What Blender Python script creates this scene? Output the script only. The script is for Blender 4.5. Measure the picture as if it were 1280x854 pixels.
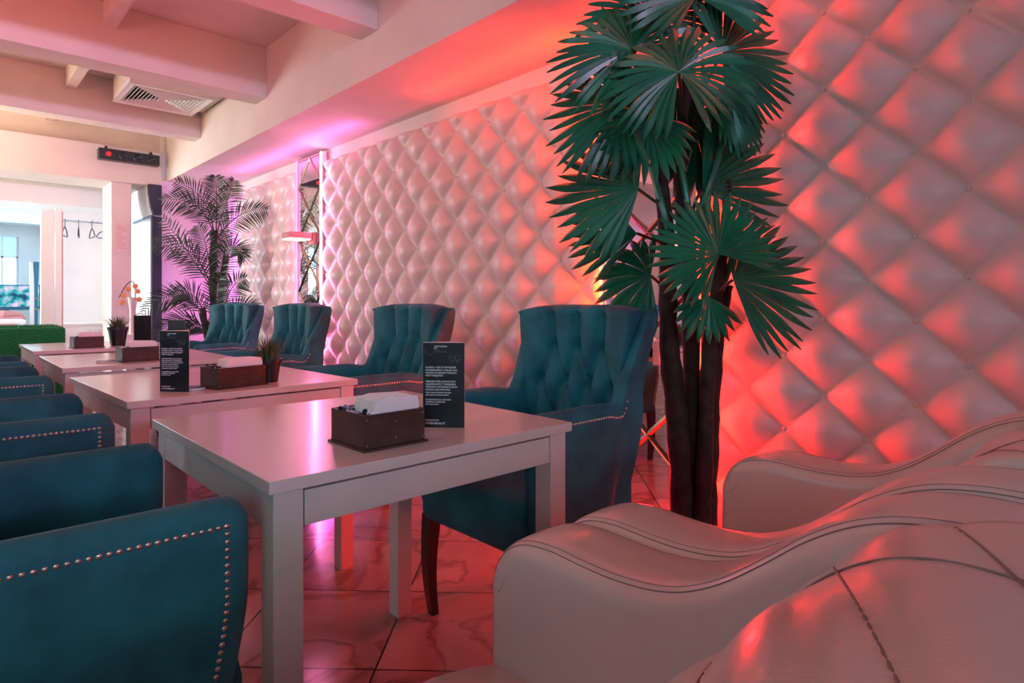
import bpy, bmesh, math, random
from mathutils import Vector, Matrix
random.seed(7)
for o in list(bpy.data.objects): bpy.data.objects.remove(o)
S = bpy.context.scene
COL = S.collection
PI = math.pi
V = Vector

# ------------------------------------------------------------------ camera, world, lights, exposure
cd = bpy.data.cameras.new('camera'); cam = bpy.data.objects.new('camera', cd); COL.objects.link(cam)
cd.sensor_width = 36; cd.lens = 36 * 775 / 1280; cd.shift_y = -50 / 1280; cd.clip_start = 0.02
cam.location = (0, 0, 1.06); cam.rotation_euler = (PI / 2, 0, -math.radians(43))
S.camera = cam
S.view_settings.view_transform = 'Standard'; S.view_settings.look = 'None'
S.view_settings.gamma = 1; S.view_settings.use_curve_mapping = False
S.view_settings.exposure = -0.17
W = bpy.data.worlds.new('world'); S.world = W; W.use_nodes = True
W.node_tree.nodes['Background'].inputs[0].default_value = (.55, .75, 1, 1)
W.node_tree.nodes['Background'].inputs[1].default_value = 0.5

def area(name, loc, target, sx, sy, col, power, spread=180):
    l = bpy.data.lights.new(name, 'AREA'); l.shape = 'RECTANGLE'; l.size = sx; l.size_y = sy
    l.color = col; l.energy = power; l.spread = math.radians(spread)
    o = bpy.data.objects.new(name, l); COL.objects.link(o); o.location = loc
    o.rotation_euler = (V(target) - V(loc)).to_track_quat('-Z', 'Z').to_euler()
    return o
# daylight through the windows of the room, then two added unseen fills
area('daylight_back_window', (1.15, -4.2, 1.75), (0.9, 4, 1.95), 1.8, 1.0, (.74, .62, 1), 34)
area('daylight_left_window', (-2.9, 1.8, 1.6), (.6, 2.4, .9), 2.6, 1.3, (.35, .80, 1), 15, 120)
area('daylight_far_window', (-2.2, 8.8, 1.5), (1.6, 8.0, 1.3), 1.8, 1.6, (.90, .95, 1), 115, 110)
area('daylight_end_window', (0.4, 12.5, 1.7), (0.4, 8, 1.4), 3.0, 1.0, (.5, .85, 1), 70)
area('added_cool_fill', (-2.4, -2.6, 2.0), (.4, 1.3, .95), 1.6, 1.2, (.40, .88, 1), 8.5, 65)  # added cool fill for the near-side armchairs, no window stands here
area('added_joist_light', (-.6, -4.8, 2.0), (-.2, 5, 2.6), 3.0, .3, (.80, .60, 1), 17, 36)  # added narrow beam that lifts the lower edges of the joists
# coloured strips of the wall
RED = (1, .012, .006); ORG = (1, .045, .004); PNK = (1, .20, .50); MAG = (.95, .10, .85)
area('strip_light_red', (2.345, 1.395, 1.25), (2.38, -3.0, 1.25), .02, 2.1, RED, 25)
area('strip_light_orange', (2.345, 1.905, 1.25), (2.38, 6.0, 1.25), .02, 2.1, ORG, 24)
area('strip_light_pink', (2.335, 4.915, 1.25), (2.38, 1.0, 1.25), .02, 2.1, PNK, 12)
area('strip_light_violet', (2.32, 5.37, 1.25), (2.36, 9.0, 1.25), .03, 2.1, PNK, 3)
area('strip_light_corner', (2.30, 7.0, 1.25), (1.9, 7.5, 1.25), .05, 2.1, MAG, 2.5)
area('strip_light_corner_out', (2.30, 6.95, 1.25), (2.33, 3.0, 1.25), .03, 2.1, MAG, 4)
# red floor uplighter, with added soffit, floor and ceiling washes
area('added_soffit_wash_red', (2.22, 1.9, 2.24), (2.18, 1.9, 3.2), .08, 2.6, (1, .025, .006), 7)  # added red wash on the soffit underside, there is no cove
area('added_soffit_wash_pink', (2.22, 5.2, 2.24), (2.18, 5.2, 3.2), .08, 2.4, (1, .16, .7), 3.5)  # added pink wash for the far stretch of the soffit
area('floor_light_red', (2.30, 1.37, .40), (2.42, .6, .40), .04, .75, (1, .010, .008), 8)
area('floor_light_red_under', (2.25, 1.55, .22), (1.3, 1.35, 0.0), .5, .12, (1, .010, .012), 18)
area('added_floor_wash_magenta', (2.2, 4.2, .3), (1.2, 3.6, 0.0), 1.2, .15, (1, .06, .5), 14)  # added magenta spill on the floor, stands in for the pink strip's reflection
area('added_ceiling_wash', (-1.6, 3.2, 1.9), (-.6, 3.4, 3.2), 1.2, 1.6, (1, .17, .09), 42)  # added unseen salmon wash for the ceiling bays, not a room lamp
area('added_ceiling_wash_far', (-.6, 6.6, 2.0), (.6, 6.9, 3.2), 1.2, .6, (1, .74, .48), 36)  # added unseen cream wash for the far lintel beams
area('added_rose_fill', (.2, 1.6, 2.55), (.7, 1.9, 0), .9, .9, (1, .40, .30), 3.5)  # added general rose fill, no lamp hangs here

# ------------------------------------------------------------------ materials
MATS = {}
def mat(name, col, rough=.5, metal=0, sheen=0, coat=0, emis=None, es=0, var=0, vscale=8, bump=0, bscale=60, spec=.5, sheent=(1, 1, 1), col2=None, trans=0):
    m = bpy.data.materials.new(name); m.use_nodes = True
    nt = m.node_tree; b = nt.nodes['Principled BSDF']
    b.inputs['Base Color'].default_value = (*col, 1); b.inputs['Roughness'].default_value = rough
    b.inputs['Metallic'].default_value = metal; b.inputs['Specular IOR Level'].default_value = spec
    if sheen:
        b.inputs['Sheen Weight'].default_value = sheen; b.inputs['Sheen Roughness'].default_value = .35
        b.inputs['Sheen Tint'].default_value = (*sheent, 1)
    if coat: b.inputs['Coat Weight'].default_value = coat; b.inputs['Coat Roughness'].default_value = .15
    if trans: b.inputs['Transmission Weight'].default_value = trans
    if emis: b.inputs['Emission Color'].default_value = (*emis, 1); b.inputs['Emission Strength'].default_value = es
    tc = nt.nodes.new('ShaderNodeTexCoord')
    if var or col2:
        n = nt.nodes.new('ShaderNodeTexNoise'); n.inputs['Scale'].default_value = vscale; n.inputs['Detail'].default_value = 5
        nt.links.new(tc.outputs['Object'], n.inputs['Vector'])
        r = nt.nodes.new('ShaderNodeValToRGB')
        c2 = col2 or tuple(min(1, c * (1 + var)) for c in col); c1 = col if col2 else tuple(c * (1 - var) for c in col)
        r.color_ramp.elements[0].position = .35; r.color_ramp.elements[1].position = .65
        r.color_ramp.elements[0].color = (*c1, 1); r.color_ramp.elements[1].color = (*c2, 1)
        nt.links.new(n.outputs['Fac'], r.inputs[0]); nt.links.new(r.outputs[0], b.inputs['Base Color'])
    if bump:
        n2 = nt.nodes.new('ShaderNodeTexNoise'); n2.inputs['Scale'].default_value = bscale; n2.inputs['Detail'].default_value = 4
        nt.links.new(tc.outputs['Object'], n2.inputs['Vector'])
        bp = nt.nodes.new('ShaderNodeBump'); bp.inputs['Strength'].default_value = bump; bp.inputs['Distance'].default_value = .004
        nt.links.new(n2.outputs['Fac'], bp.inputs['Height']); nt.links.new(bp.outputs[0], b.inputs['Normal'])
    MATS[name] = m
    return m
plaster = mat('plaster', (.74, .67, .62), .75, var=.04, vscale=3, bump=.1, bscale=40)
plaster_w = mat('plaster_white', (.86, .86, .86), .6, var=.03, vscale=3)
lilac = mat('lilac_plaster', (.80, .66, .84), .7, var=.03, vscale=2)
pad = mat('cream_vinyl', (.70, .58, .535), .42, bump=.12, bscale=25, coat=.1)
velvet = mat('teal_velvet', (.001, .088, .118), .7, sheen=.14, sheent=(.25, .6, .85), col2=(.008, .19, .23), vscale=7, bump=.25, bscale=14)
leather = mat('cream_leather', (.64, .51, .45), .32, coat=.4, bump=.10, bscale=220, var=.03, vscale=4)
stitch = mat('seam_thread', (.26, .18, .155), .8)
darkwood = mat('black_stained_wood', (.012, .010, .010), .3, coat=.4)
nail = mat('nickel', (.60, .52, .46), .3, 1)
tabm = mat('greige_laminate', (.66, .575, .535), .30, coat=.35, var=.02, vscale=5)
tableg = mat('greige_leg_wood', (.60, .53, .50), .42, col2=(.66, .59, .55), vscale=6, bump=.1)
boxm = mat('walnut_veneer', (.035, .018, .013), .45, col2=(.065, .032, .022), vscale=22)
paper = mat('napkin_paper', (.85, .82, .80), .9, bump=.2, bscale=90)
cardm = mat('menu_black', (.006, .008, .010), .35, col2=(.010, .020, .022), vscale=30)
cardw = mat('menu_white', (.75, .62, .60), .6)
inkm = mat('menu_ink', (.80, .83, .88), .6)
inkg = mat('menu_grey_ink', (.10, .14, .15), .6)
goldm = mat('bronze_mirror_bevel', (.62, .43, .31), .16, 1)
mirror = mat('mirror_silver', (.90, .88, .88), .015, 1)
bark = mat('palm_bark', (.014, .008, .006), .8, col2=(.040, .024, .018), vscale=22, bump=.9, bscale=35)
leafg = mat('fan_leaf_green', (.004, .10, .052), .34, col2=(.012, .20, .10), vscale=5, coat=.2)
leafa = mat('areca_leaf_green', (.008, .030, .022), .45, col2=(.022, .060, .038), vscale=9)
potm = mat('black_pot', (.010, .014, .014), .35)
grassm = mat('grass_blade', (.03, .075, .03), .6, col2=(.11, .14, .06), vscale=40)
turf = mat('artificial_turf', (.005, .16, .04), .9, col2=(.01, .25, .07), vscale=60, bump=1, bscale=180)
dark = mat('dark_void', (.02, .012, .012), .7)
blackp = mat('black_plastic', (.015, .018, .022), .3)
navy = mat('navy_plastic', (.02, .03, .06), .4)
whitep = mat('white_plastic', (.85, .86, .88), .35)
brass = mat('socket_plate', (.52, .36, .24), .35, .4)
chrome = mat('chrome', (.6, .7, .8), .2, 1)
bluep = mat('blue_panel', (.02, .18, .30), .4)
wnd = mat('candy_wrapper', (.06, .16, .5), .3, col2=(.8, .7, .8), vscale=60)
rosep = mat('rose_upholstery', (.7, .3, .32), .7)
led_red = mat('led_red', (1, .2, .1), .5, emis=(1, .10, .04), es=5)
led_org = mat('led_orange', (1, .5, .3), .5, emis=(1, .32, .22), es=2.2)
led_vio = mat('led_violet', (1, .5, .9), .5, emis=(1, .35, .85), es=.9)
led_pnk = mat('led_pink', (1, .7, .9), .5, emis=(1, .45, .85), es=5)
led_mag = mat('led_magenta', (1, .3, .9), .5, emis=(1, .30, .95), es=1.5)
lampw = mat('lamp_diffuser', (1, .9, .8), .5, emis=(1, .75, .55), es=4)
red_dot = mat('red_lens', (.5, .02, .02), .3, emis=(1, .02, .02), es=.8)
glow = mat('window_glow', (.9, .95, 1), .5, emis=(.78, .95, 1), es=1.3)
glow_side = mat('side_window_glow', (.5, .6, .65), .5, emis=(.6, .85, 1), es=.22)
glow2 = mat('frosted_window_glow', (.6, .9, 1), .5, emis=(.30, .72, .95), es=.9)
orch = mat('orchid_petal', (.85, .42, .16), .6)

def floor_mat():
    m = bpy.data.materials.new('marble_tile'); m.use_nodes = True; nt = m.node_tree; b = nt.nodes['Principled BSDF']
    L = nt.links.new
    tc = nt.nodes.new('ShaderNodeTexCoord')
    mp = nt.nodes.new('ShaderNodeMapping'); mp.inputs['Rotation'].default_value = (0, 0, PI / 4)
    L(tc.outputs['Object'], mp.inputs['Vector'])
    sp = nt.nodes.new('ShaderNodeSeparateXYZ'); L(mp.outputs[0], sp.inputs[0])
    T = .48
    masks = []; cells = []
    for ax, off in ((0, -.456), (1, 1.77)):
        a = nt.nodes.new('ShaderNodeMath'); a.operation = 'SUBTRACT'; L(sp.outputs[ax], a.inputs[0]); a.inputs[1].default_value = off
        d = nt.nodes.new('ShaderNodeMath'); d.operation = 'DIVIDE'; L(a.outputs[0], d.inputs[0]); d.inputs[1].default_value = T
        f = nt.nodes.new('ShaderNodeMath'); f.operation = 'FLOOR'; L(d.outputs[0], f.inputs[0]); cells.append(f)
        p = nt.nodes.new('ShaderNodeMath'); p.operation = 'PINGPONG'; L(d.outputs[0], p.inputs[0]); p.inputs[1].default_value = .5
        l = nt.nodes.new('ShaderNodeMath'); l.operation = 'LESS_THAN'; L(p.outputs[0], l.inputs[0]); l.inputs[1].default_value = .0062
        masks.append(l)
    mx = nt.nodes.new('ShaderNodeMath'); mx.operation = 'MAXIMUM'; L(masks[0].outputs[0], mx.inputs[0]); L(masks[1].outputs[0], mx.inputs[1])
    cb = nt.nodes.new('ShaderNodeCombineXYZ'); L(cells[0].outputs[0], cb.inputs[0]); L(cells[1].outputs[0], cb.inputs[1])
    sc = nt.nodes.new('ShaderNodeVectorMath'); sc.operation = 'SCALE'; L(cb.outputs[0], sc.inputs[0]); sc.inputs['Scale'].default_value = 3.7
    ad = nt.nodes.new('ShaderNodeVectorMath'); ad.operation = 'ADD'; L(mp.outputs[0], ad.inputs[0]); L(sc.outputs[0], ad.inputs[1])
    w = nt.nodes.new('ShaderNodeTexNoise'); w.inputs['Scale'].default_value = 1.7; w.inputs['Detail'].default_value = 7; w.inputs['Distortion'].default_value = 1.4
    L(ad.outputs[0], w.inputs['Vector'])
    r = nt.nodes.new('ShaderNodeValToRGB'); e = r.color_ramp.elements
    e[0].position = .30; e[0].color = (.30, .20, .17, 1); e[1].position = .72; e[1].color = (.46, .34, .30, 1)
    k = e.new(.46); k.color = (.37, .26, .23, 1); k = e.new(.50); k.color = (.23, .14, .12, 1); k = e.new(.55); k.color = (.40, .29, .26, 1)
    L(w.outputs['Fac'], r.inputs[0])
    mix = nt.nodes.new('ShaderNodeMix'); mix.data_type = 'RGBA'; L(mx.outputs[0], mix.inputs[0]); L(r.outputs[0], mix.inputs[6]); mix.inputs[7].default_value = (.02, .012, .012, 1)
    L(mix.outputs[2], b.inputs['Base Color'])
    b.inputs['Roughness'].default_value = .17
    return m
tile = floor_mat()

# ------------------------------------------------------------------ mesh helpers
def link(name, me, parent=None, m=None, smooth=None):
    o = bpy.data.objects.new(name, me); COL.objects.link(o)
    if parent: o.parent = parent
    if m: me.materials.append(m)
    return o
def obj(name, bm, m, parent=None, smooth=True, bevel=0, loc=None, ang=40):
    bmesh.ops.recalc_face_normals(bm, faces=bm.faces)
    me = bpy.data.meshes.new(name); bm.to_mesh(me); bm.free()
    if smooth:
        me.shade_smooth()
        try: me.set_sharp_from_angle(angle=math.radians(ang))
        except Exception: pass
    o = link(name, me, parent, m)
    if loc: o.location = loc
    if bevel:
        b = o.modifiers.new('bevel', 'BEVEL'); b.width = bevel; b.segments = 3; b.limit_method = 'ANGLE'; b.angle_limit = math.radians(35)
    return o
def pydata(name, vs, fs, m, parent=None, smooth=True, ang=50):
    me = bpy.data.meshes.new(name); me.from_pydata([tuple(v) for v in vs], [], fs)
    me.validate()
    b = bmesh.new(); b.from_mesh(me); bmesh.ops.recalc_face_normals(b, faces=b.faces); b.to_mesh(me); b.free()
    if smooth:
        me.shade_smooth()
        try: me.set_sharp_from_angle(angle=math.radians(ang))
        except Exception: pass
    return link(name, me, parent, m)
def tag(o, label=None, cat=None, group=None, kind=None):
    if label: o['label'] = label
    if cat: o['category'] = cat
    if group: o['group'] = group
    if kind: o['kind'] = kind
    return o
def thing(name, label, cat, loc=(0, 0, 0), rz=0, group=None):
    o = bpy.data.objects.new(name, None); COL.objects.link(o); o.location = loc; o.rotation_euler = (0, 0, rz)
    o.empty_display_size = .1
    return tag(o, label, cat, group)
def dup(root, loc, rz, label, group=None):
    def cp(o, par):
        c = o.copy(); COL.objects.link(c)
        if par: c.parent = par
        for ch in list(o.children): cp(ch, c)
        return c
    r = cp(root, None); r.location = loc; r.rotation_euler = (0, 0, rz); r['label'] = label
    if group: r['group'] = group
    return r
def box(bm, x0, x1, y0, y1, z0, z1):
    v = [bm.verts.new(p) for p in ((x0, y0, z0), (x1, y0, z0), (x1, y1, z0), (x0, y1, z0), (x0, y0, z1), (x1, y0, z1), (x1, y1, z1), (x0, y1, z1))]
    for f in ((0, 3, 2, 1), (4, 5, 6, 7), (0, 1, 5, 4), (1, 2, 6, 5), (2, 3, 7, 6), (3, 0, 4, 7)): bm.faces.new([v[i] for i in f])
    return v
def bx(*a):
    bm = bmesh.new(); box(bm, *a); return bm
def tube(bm, pts, rads, n=8, cap=True):
    pts = [V(p) for p in pts]; rings = []
    up = V((0, 0, 1)) if abs((pts[-1] - pts[0]).normalized().z) < .9 else V((1, 0, 0))
    for i, p in enumerate(pts):
        t = (pts[min(i + 1, len(pts) - 1)] - pts[max(i - 1, 0)]).normalized()
        a = t.cross(up).normalized(); b = a.cross(t)
        r = rads[i] if isinstance(rads, (list, tuple)) else rads
        rings.append([bm.verts.new(p + a * math.cos(2 * PI * k / n) * r + b * math.sin(2 * PI * k / n) * r) for k in range(n)])
    for i in range(len(rings) - 1):
        for k in range(n): bm.faces.new((rings[i][k], rings[i][(k + 1) % n], rings[i + 1][(k + 1) % n], rings[i + 1][k]))
    if cap: bm.faces.new(rings[0]); bm.faces.new(rings[-1])
def lathe(bm, prof, n=24, c=(0, 0, 0)):
    rings = []
    for r, z in prof: rings.append([bm.verts.new((c[0] + r * math.cos(2 * PI * k / n), c[1] + r * math.sin(2 * PI * k / n), c[2] + z)) for k in range(n)])
    for i in range(len(rings) - 1):
        for k in range(n): bm.faces.new((rings[i][k], rings[i][(k + 1) % n], rings[i + 1][(k + 1) % n], rings[i + 1][k]))
    bm.faces.new(rings[0]); bm.faces.new(rings[-1])
def loft(rings, name, m, parent, closed_ring=True, caps=True, ang=50):
    n = len(rings[0]); vs = [p for r in rings for p in r]; fs = []
    for i in range(len(rings) - 1):
        for k in range(n if closed_ring else n - 1):
            k2 = (k + 1) % n; fs.append((i * n + k, i * n + k2, (i + 1) * n + k2, (i + 1) * n + k))
    if caps: fs.append(tuple(range(n))); fs.append(tuple((len(rings) - 1) * n + k for k in range(n)))
    return pydata(name, vs, fs, m, parent, ang=ang)
def sstep(a, b, x):
    t = max(0, min(1, (x - a) / (b - a))); return t * t * (3 - 2 * t)
def interp(tab, x):
    if x <= tab[0][0]: return tab[0][1]
    for (a, p), (b, q) in zip(tab, tab[1:]):
        if x <= b: return p + (q - p) * (x - a) / (b - a)
    return tab[-1][1]
def catmull(pts, n=6):
    out = []; P = [pts[0]] + list(pts) + [pts[-1]]
    for i in range(1, len(P) - 2):
        p0, p1, p2, p3 = P[i - 1:i + 3]
        for k in range(n):
            t = k / n
            out.append(tuple(.5 * ((2 * b) + (-a + c) * t + (2 * a - 5 * b + 4 * c - d) * t * t + (-a + 3 * b - 3 * c + d) * t ** 3) for a, b, c, d in zip(p0, p1, p2, p3)))
    out.append(tuple(pts[-1])); return out
def struct(name, bm, m, **k):
    o = obj(name, bm, m, smooth=False, **k); o['kind'] = 'structure'; return o

# ------------------------------------------------------------------ the room
XW = 2.45           # wall plane behind the padded panels
struct('floor', bx(-3.2, 3.0, -5.2, 14, -.1, 0), tile)
struct('ceiling', bx(-3.2, 3.0, -5.2, 14, 2.97, 3.1), plaster)
struct('wall_right', bx(XW, XW + .2, -5.2, 7.6, 0, 2.97), plaster)
bm = bmesh.new(); box(bm, -3.2, XW, -5.2, -5.0, 0, 2.97); struct('wall_back', bm, plaster)
bm = bmesh.new()
box(bm, -3.2, -3.0, -5.0, 14, 0, .7); box(bm, -3.2, -3.0, -5.0, 14, 2.3, 2.97)
box(bm, -3.2, -3.0, -5.0, .4, .7, 2.3); box(bm, -3.2, -3.0, 5.2, 14, .7, 2.3)
struct('wall_left', bm, plaster)
w1 = struct('window_1', bx(-3.12, -3.10, .4, 5.2, .7, 2.3), glow_side)
bm = bmesh.new()
for y in (.4, 2.0, 3.6, 5.15): box(bm, -3.14, -3.05, y, y + .05, .7, 2.3)
box(bm, -3.14, -3.05, .4, 5.2, .7, .75); box(bm, -3.14, -3.05, .4, 5.2, 2.25, 2.3)
obj('window_frame', bm, whitep, w1, smooth=False)
# soffit box along the right wall
struct('ceiling_soffit', bx(1.83, XW, -5.0, 7.42, 2.35, 2.97), plaster)
# joists across the ceiling and the small beams between them
for i, (y0, y1) in enumerate(((-3.3, -3.12), (-1.7, -1.52), (-.1, .08), (1.48, 1.66), (3.07, 3.26), (4.67, 4.88), (6.24, 6.42))):
    struct('ceiling_joist', bx(-3.0, 1.83, y0, y1, 2.59, 2.97), plaster, bevel=.004)
for y0, y1 in ((-1.52, -.1), (.08, 1.48), (1.66, 3.07), (3.26, 4.67), (4.88, 6.24), (6.42, 7.5)):
    struct('ceiling_cross_beam', bx(.79, .86, y0, y1, 2.82, 2.97), plaster)
# end of the room: lintel beams, pillar, side block
struct('lintel_beam_upper', bx(-3.0, 1.83, 7.47, 7.96, 2.65, 2.97), plaster)
struct('lintel_beam', bx(-3.0, 1.78, 7.40, 7.96, 2.29, 2.65), plaster, bevel=.005)
struct('pillar', bx(1.33, 1.51, 7.45, 7.90, 0, 2.29), plaster, bevel=.005)
struct('lintel_beam_inner', bx(-3.0, 1.72, 8.30, 9.05, 2.11, 2.97), plaster_w)
bm = bmesh.new(); box(bm, 1.78, XW + .2, 7.44, 9.3, 0, 2.97); struct('wall_side', bm, plaster_w)
struct('wall_end', bx(1.775, XW, 7.40, 7.44, 0, 2.35), lilac)
struct('trim_1', bx(1.685, 1.775, 7.37, 7.44, 0, 1.96), navy)
struct('wall_niche', bx(1.00, 1.78, 9.0, 9.1, 0, 2.11), plaster_w)
struct('ceiling_inner_room', bx(-3.0, 1.8, 9.05, 13.2, 2.30, 2.4), plaster_w)
struct('wall_inner_room', bx(1.55, 1.75, 9.1, 13.2, 0, 2.3), plaster_w)
bm = bmesh.new(); box(bm, -3, 1.8, 13.0, 13.2, 0, 1.3); box(bm, -3, 1.8, 13.0, 13.2, 2.12, 2.4); box(bm, 1.02, 1.8, 13.0, 13.2, 1.3, 2.12)
struct('wall_front', bm, plaster_w)
w2 = struct('window_2', bx(-3, 1.02, 13.10, 13.12, 1.3, 1.78), glow)
w3 = struct('window_3', bx(-3, 1.02, 13.10, 13.12, 1.80, 2.12), glow2)
bm = bmesh.new()
for x in (-.6, 0, .3, .55, .8, .99): box(bm, x, x + .025, 13.03, 13.08, 1.3, 2.12)
box(bm, -3, 1.02, 13.03, 13.08, 1.775, 1.80)
obj('window_frame', bm, whitep, w2, smooth=False)

# ------------------------------------------------------------------ padded wall panels
def tuft_panel(label, y0, y1, z0, z1, oy, oz, res=.0125, D=.054, w=.1465, h=.142, xb=2.44, edge=.05):
    root = thing('padded_wall_panel', label, 'wall panel', (xb, (y0 + y1) / 2, z0), group=None)
    ny = int((y1 - y0) / res); nz = int((z1 - z0) / res)
    vs = []; fs = []
    def hgt(y, z):
        u = (y - oy) / w; v = (z - oz) / h
        p = (u + v) / 2; q = (u - v) / 2
        a = abs(math.sin(PI * p)); b = abs(math.sin(PI * q))
        return (a * b) ** .55
    zt = z1 - .06
    for j in range(nz + 1):
        z = z0 + (z1 - z0) * j / nz
        for i in range(ny + 1):
            y = y0 + (y1 - y0) * i / ny
            e = min(y - y0, y1 - y, max(0, z1 - z)) / edge
            k = math.sqrt(max(0, 1 - (1 - min(1, e)) ** 2))
            hh = hgt(y, z)
            d = .022 * k + D * hh * k
            vs.append((-d, y - (y0 + y1) / 2, z - z0))
    n = ny + 1
    for j in range(nz):
        for i in range(ny): fs.append((j * n + i, j * n + i + 1, (j + 1) * n + i + 1, (j + 1) * n + i))
    pydata('padding', vs, fs, pad, root, ang=180)
    obj('backing_board', bx(0, .008, y0 - (y0 + y1) / 2, y1 - (y0 + y1) / 2, 0, z1 - z0), plaster, root, smooth=False)
    bm = bmesh.new()
    i0 = int((y0 - oy) / w) - 1; j0 = int((z0 - oz) / h) - 1
    for i in range(i0, i0 + int((y1 - y0) / w) + 3):
        for j in range(j0, j0 + int((z1 - z0) / h) + 3):
            if (i + j) % 2: continue
            y = oy + i * w; z = oz + j * h
            if y < y0 + .02 or y > y1 - .02 or z < z0 + .02 or z > z1 - .02: continue
            c = V((-.024, y - (y0 + y1) / 2, z - z0))
            bmesh.ops.create_uvsphere(bm, u_segments=10, v_segments=6, radius=.0105, matrix=Matrix.Translation(c) @ Matrix.Diagonal((.6, 1, 1, 1)))
    b = obj('button', bm, pad, root); b['kind'] = 'stuff'
    return root
tuft_panel('cream diamond-tufted padded wall behind the armchairs, between the two mirrors', 1.915, 4.905, 0.02, 2.25, .454 + .1465 * 11, 1.421)
tuft_panel('cream diamond-tufted padded wall right of the tall fan palm, above the white armchairs', -1.2, 1.385, 0.02, 2.34, .454, 1.421)
tuft_panel('shadowed diamond-tufted padded wall in the far corner beside the feathery palm', 5.375, 6.95, 0.02, 2.25, 5.45, 1.421, res=.016)

# wall mirrors with diamond lattice, in the two gaps
def wall_mirror(y0, y1, label):
    yc = (y0 + y1) / 2; hw = (y1 - y0) / 2
    r = thing('wall_mirror', label, 'mirror', (2.39, yc, 0))
    obj('mirror_glass', bx(0, .05, -hw, hw, .02, 2.33), mirror, r, smooth=False)
    bm = bmesh.new()
    def bar(a, b, wd=.013):
        a = V(a); b = V(b); t = (b - a).normalized(); s_ = V((0, -t.z, t.y))
        pr = [bm.verts.new(p + q) for p in (a, b) for q in (s_ * wd + V((0, 0, 0)), V((-.007, 0, 0)), -s_ * wd)]
        bm.faces.new(pr[:3]); bm.faces.new(pr[3:][::-1])
        for k in range(3): bm.faces.new((pr[k], pr[(k + 1) % 3], pr[3 + (k + 1) % 3], pr[3 + k]))
    P = .463
    for k in range(-1, 6):
        zc = 2.303 - P * k
        for sg in (-1, 1):
            for (za, zb) in ((zc, zc - P / 2), (zc, zc + P / 2)):
                A = V((-.002, 0, za)); B = V((-.002, sg * (hw - .005), zb))
                if B.z > 2.33 or A.z > 2.33: continue
                if B.z < .03 or A.z < .03: continue
                bar(A, B)
    bar((-.002, -hw, 2.315), (-.002, hw, 2.315))
    obj('diamond_lattice', bm, goldm, r, smooth=False)
    return r
wall_mirror(4.912, 5.368, 'tall narrow mirror with gold diamond lattice between the far padded walls')
wall_mirror(1.392, 1.908, 'tall mirror with bronze diamond lattice behind the big fan palm')
def strip(y, m, label, grp=None, x=2.36, z0=.03, z1=2.32):
    r = thing('led_strip', label, 'led strip', (x, y, z0))
    obj('channel', bx(.006, .012, -.006, .006, 0, z1 - z0), whitep, r, smooth=False)
    obj('diffuser', bx(-.004, .006, -.008, .008, 0, z1 - z0), m, r, smooth=False)
strip(4.905, led_pnk, 'vertical pink-white light strip on the near edge of the far lattice mirror', x=2.378)
strip(5.375, led_vio, 'vertical pink light strip on the far edge of the far lattice mirror', x=2.378)
strip(1.912, led_org, 'vertical orange light strip on the far edge of the mirror behind the big palm', x=2.378)
strip(1.388, led_red, 'vertical red light strip on the near edge of the mirror behind the big palm', x=2.378)
t = thing('light_column', 'glowing magenta vertical light panel in the corner behind the feathery palm', 'light panel', (2.40, 7.08, .1))
obj('diffuser', bx(0, .02, -.12, .12, 0, 2.1), led_mag, t, smooth=False)
obj('frame', bx(.02, .045, -.13, .13, -.02, 2.12), whitep, t, smooth=False)
# sockets on the near mirror
t = thing('wall_socket', 'double socket on a brass plate on the mirror beside the near armchair', 'socket', (2.39, 1.655, .83))
obj('plate', bx(-.012, -.001, -.06, .06, -.042, .042), brass, t, bevel=.003)
for dy in (.028, -.028):
    bm = bmesh.new(); lathe(bm, [(.023, 0), (.023, .008), (.018, .008), (.017, .002)], 20)
    bmesh.ops.rotate(bm, verts=bm.verts, matrix=Matrix.Rotation(-PI / 2, 3, 'Y'))
    obj('socket_outlet', bm, blackp, t, loc=(-.010, dy, 0))
t = thing('power_adapter', 'white flat adapter plugged in beside the double brass socket', 'adapter', (2.388, 1.575, .83))
obj('body', bx(-.05, -.001, -.017, .017, -.055, .055), whitep, t, bevel=.006)
obj('plug_base', bx(-.022, 0, -.014, .014, -.03, .03), navy, t, bevel=.002)
# lamp on the far mirror
t = thing('wall_lamp', 'flat rectangular wall lamp glowing warm, fixed across the far lattice mirror', 'wall lamp', (2.39, 5.06, 1.60))
obj('wall_plate', bx(-.03, 0, -.05, .05, -.05, .05), rosep, t, bevel=.004)
obj('arm', bx(-.14, -.02, -.03, .03, -.02, .03), rosep, t, bevel=.004)
obj('lamp_head', bx(-.25, -.06, -.085, .085, -.012, .040), rosep, t, bevel=.006)
obj('diffuser', bx(-.245, -.065, -.08, .08, -.020, -.011), lampw, t, bevel=.003)

# ------------------------------------------------------------------ ceiling items
t = thing('ceiling_vent', 'square white four-way air diffuser between the ceiling joists', 'air vent', (1.41, 5.83, 2.75))
bm = bmesh.new()
def frame(bm, a, b, z0, z1):
    vo = [(-a, -a), (a, -a), (a, a), (-a, a)]; vi = [(-b, -b), (b, -b), (b, b), (-b, b)]
    o_ = [bm.verts.new((x, y, z0)) for x, y in vo]; i_ = [bm.verts.new((x, y, z1)) for x, y in vi]
    o2 = [bm.verts.new((x, y, z0 + .006)) for x, y in vo]; i2 = [bm.verts.new((x, y, z1 + .006)) for x, y in vi]
    for k in range(4):
        k2 = (k + 1) % 4
        bm.faces.new((o_[k], o_[k2], i_[k2], i_[k])); bm.faces.new((o2[k], o2[k2], i2[k2], i2[k]))
        bm.faces.new((o_[k], o_[k2], o2[k2], o2[k])); bm.faces.new((i_[k], i_[k2], i2[k2], i2[k]))
frame(bm, .31, .255, 0, .012); obj('frame', bm, whitep, t, smooth=False)
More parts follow.
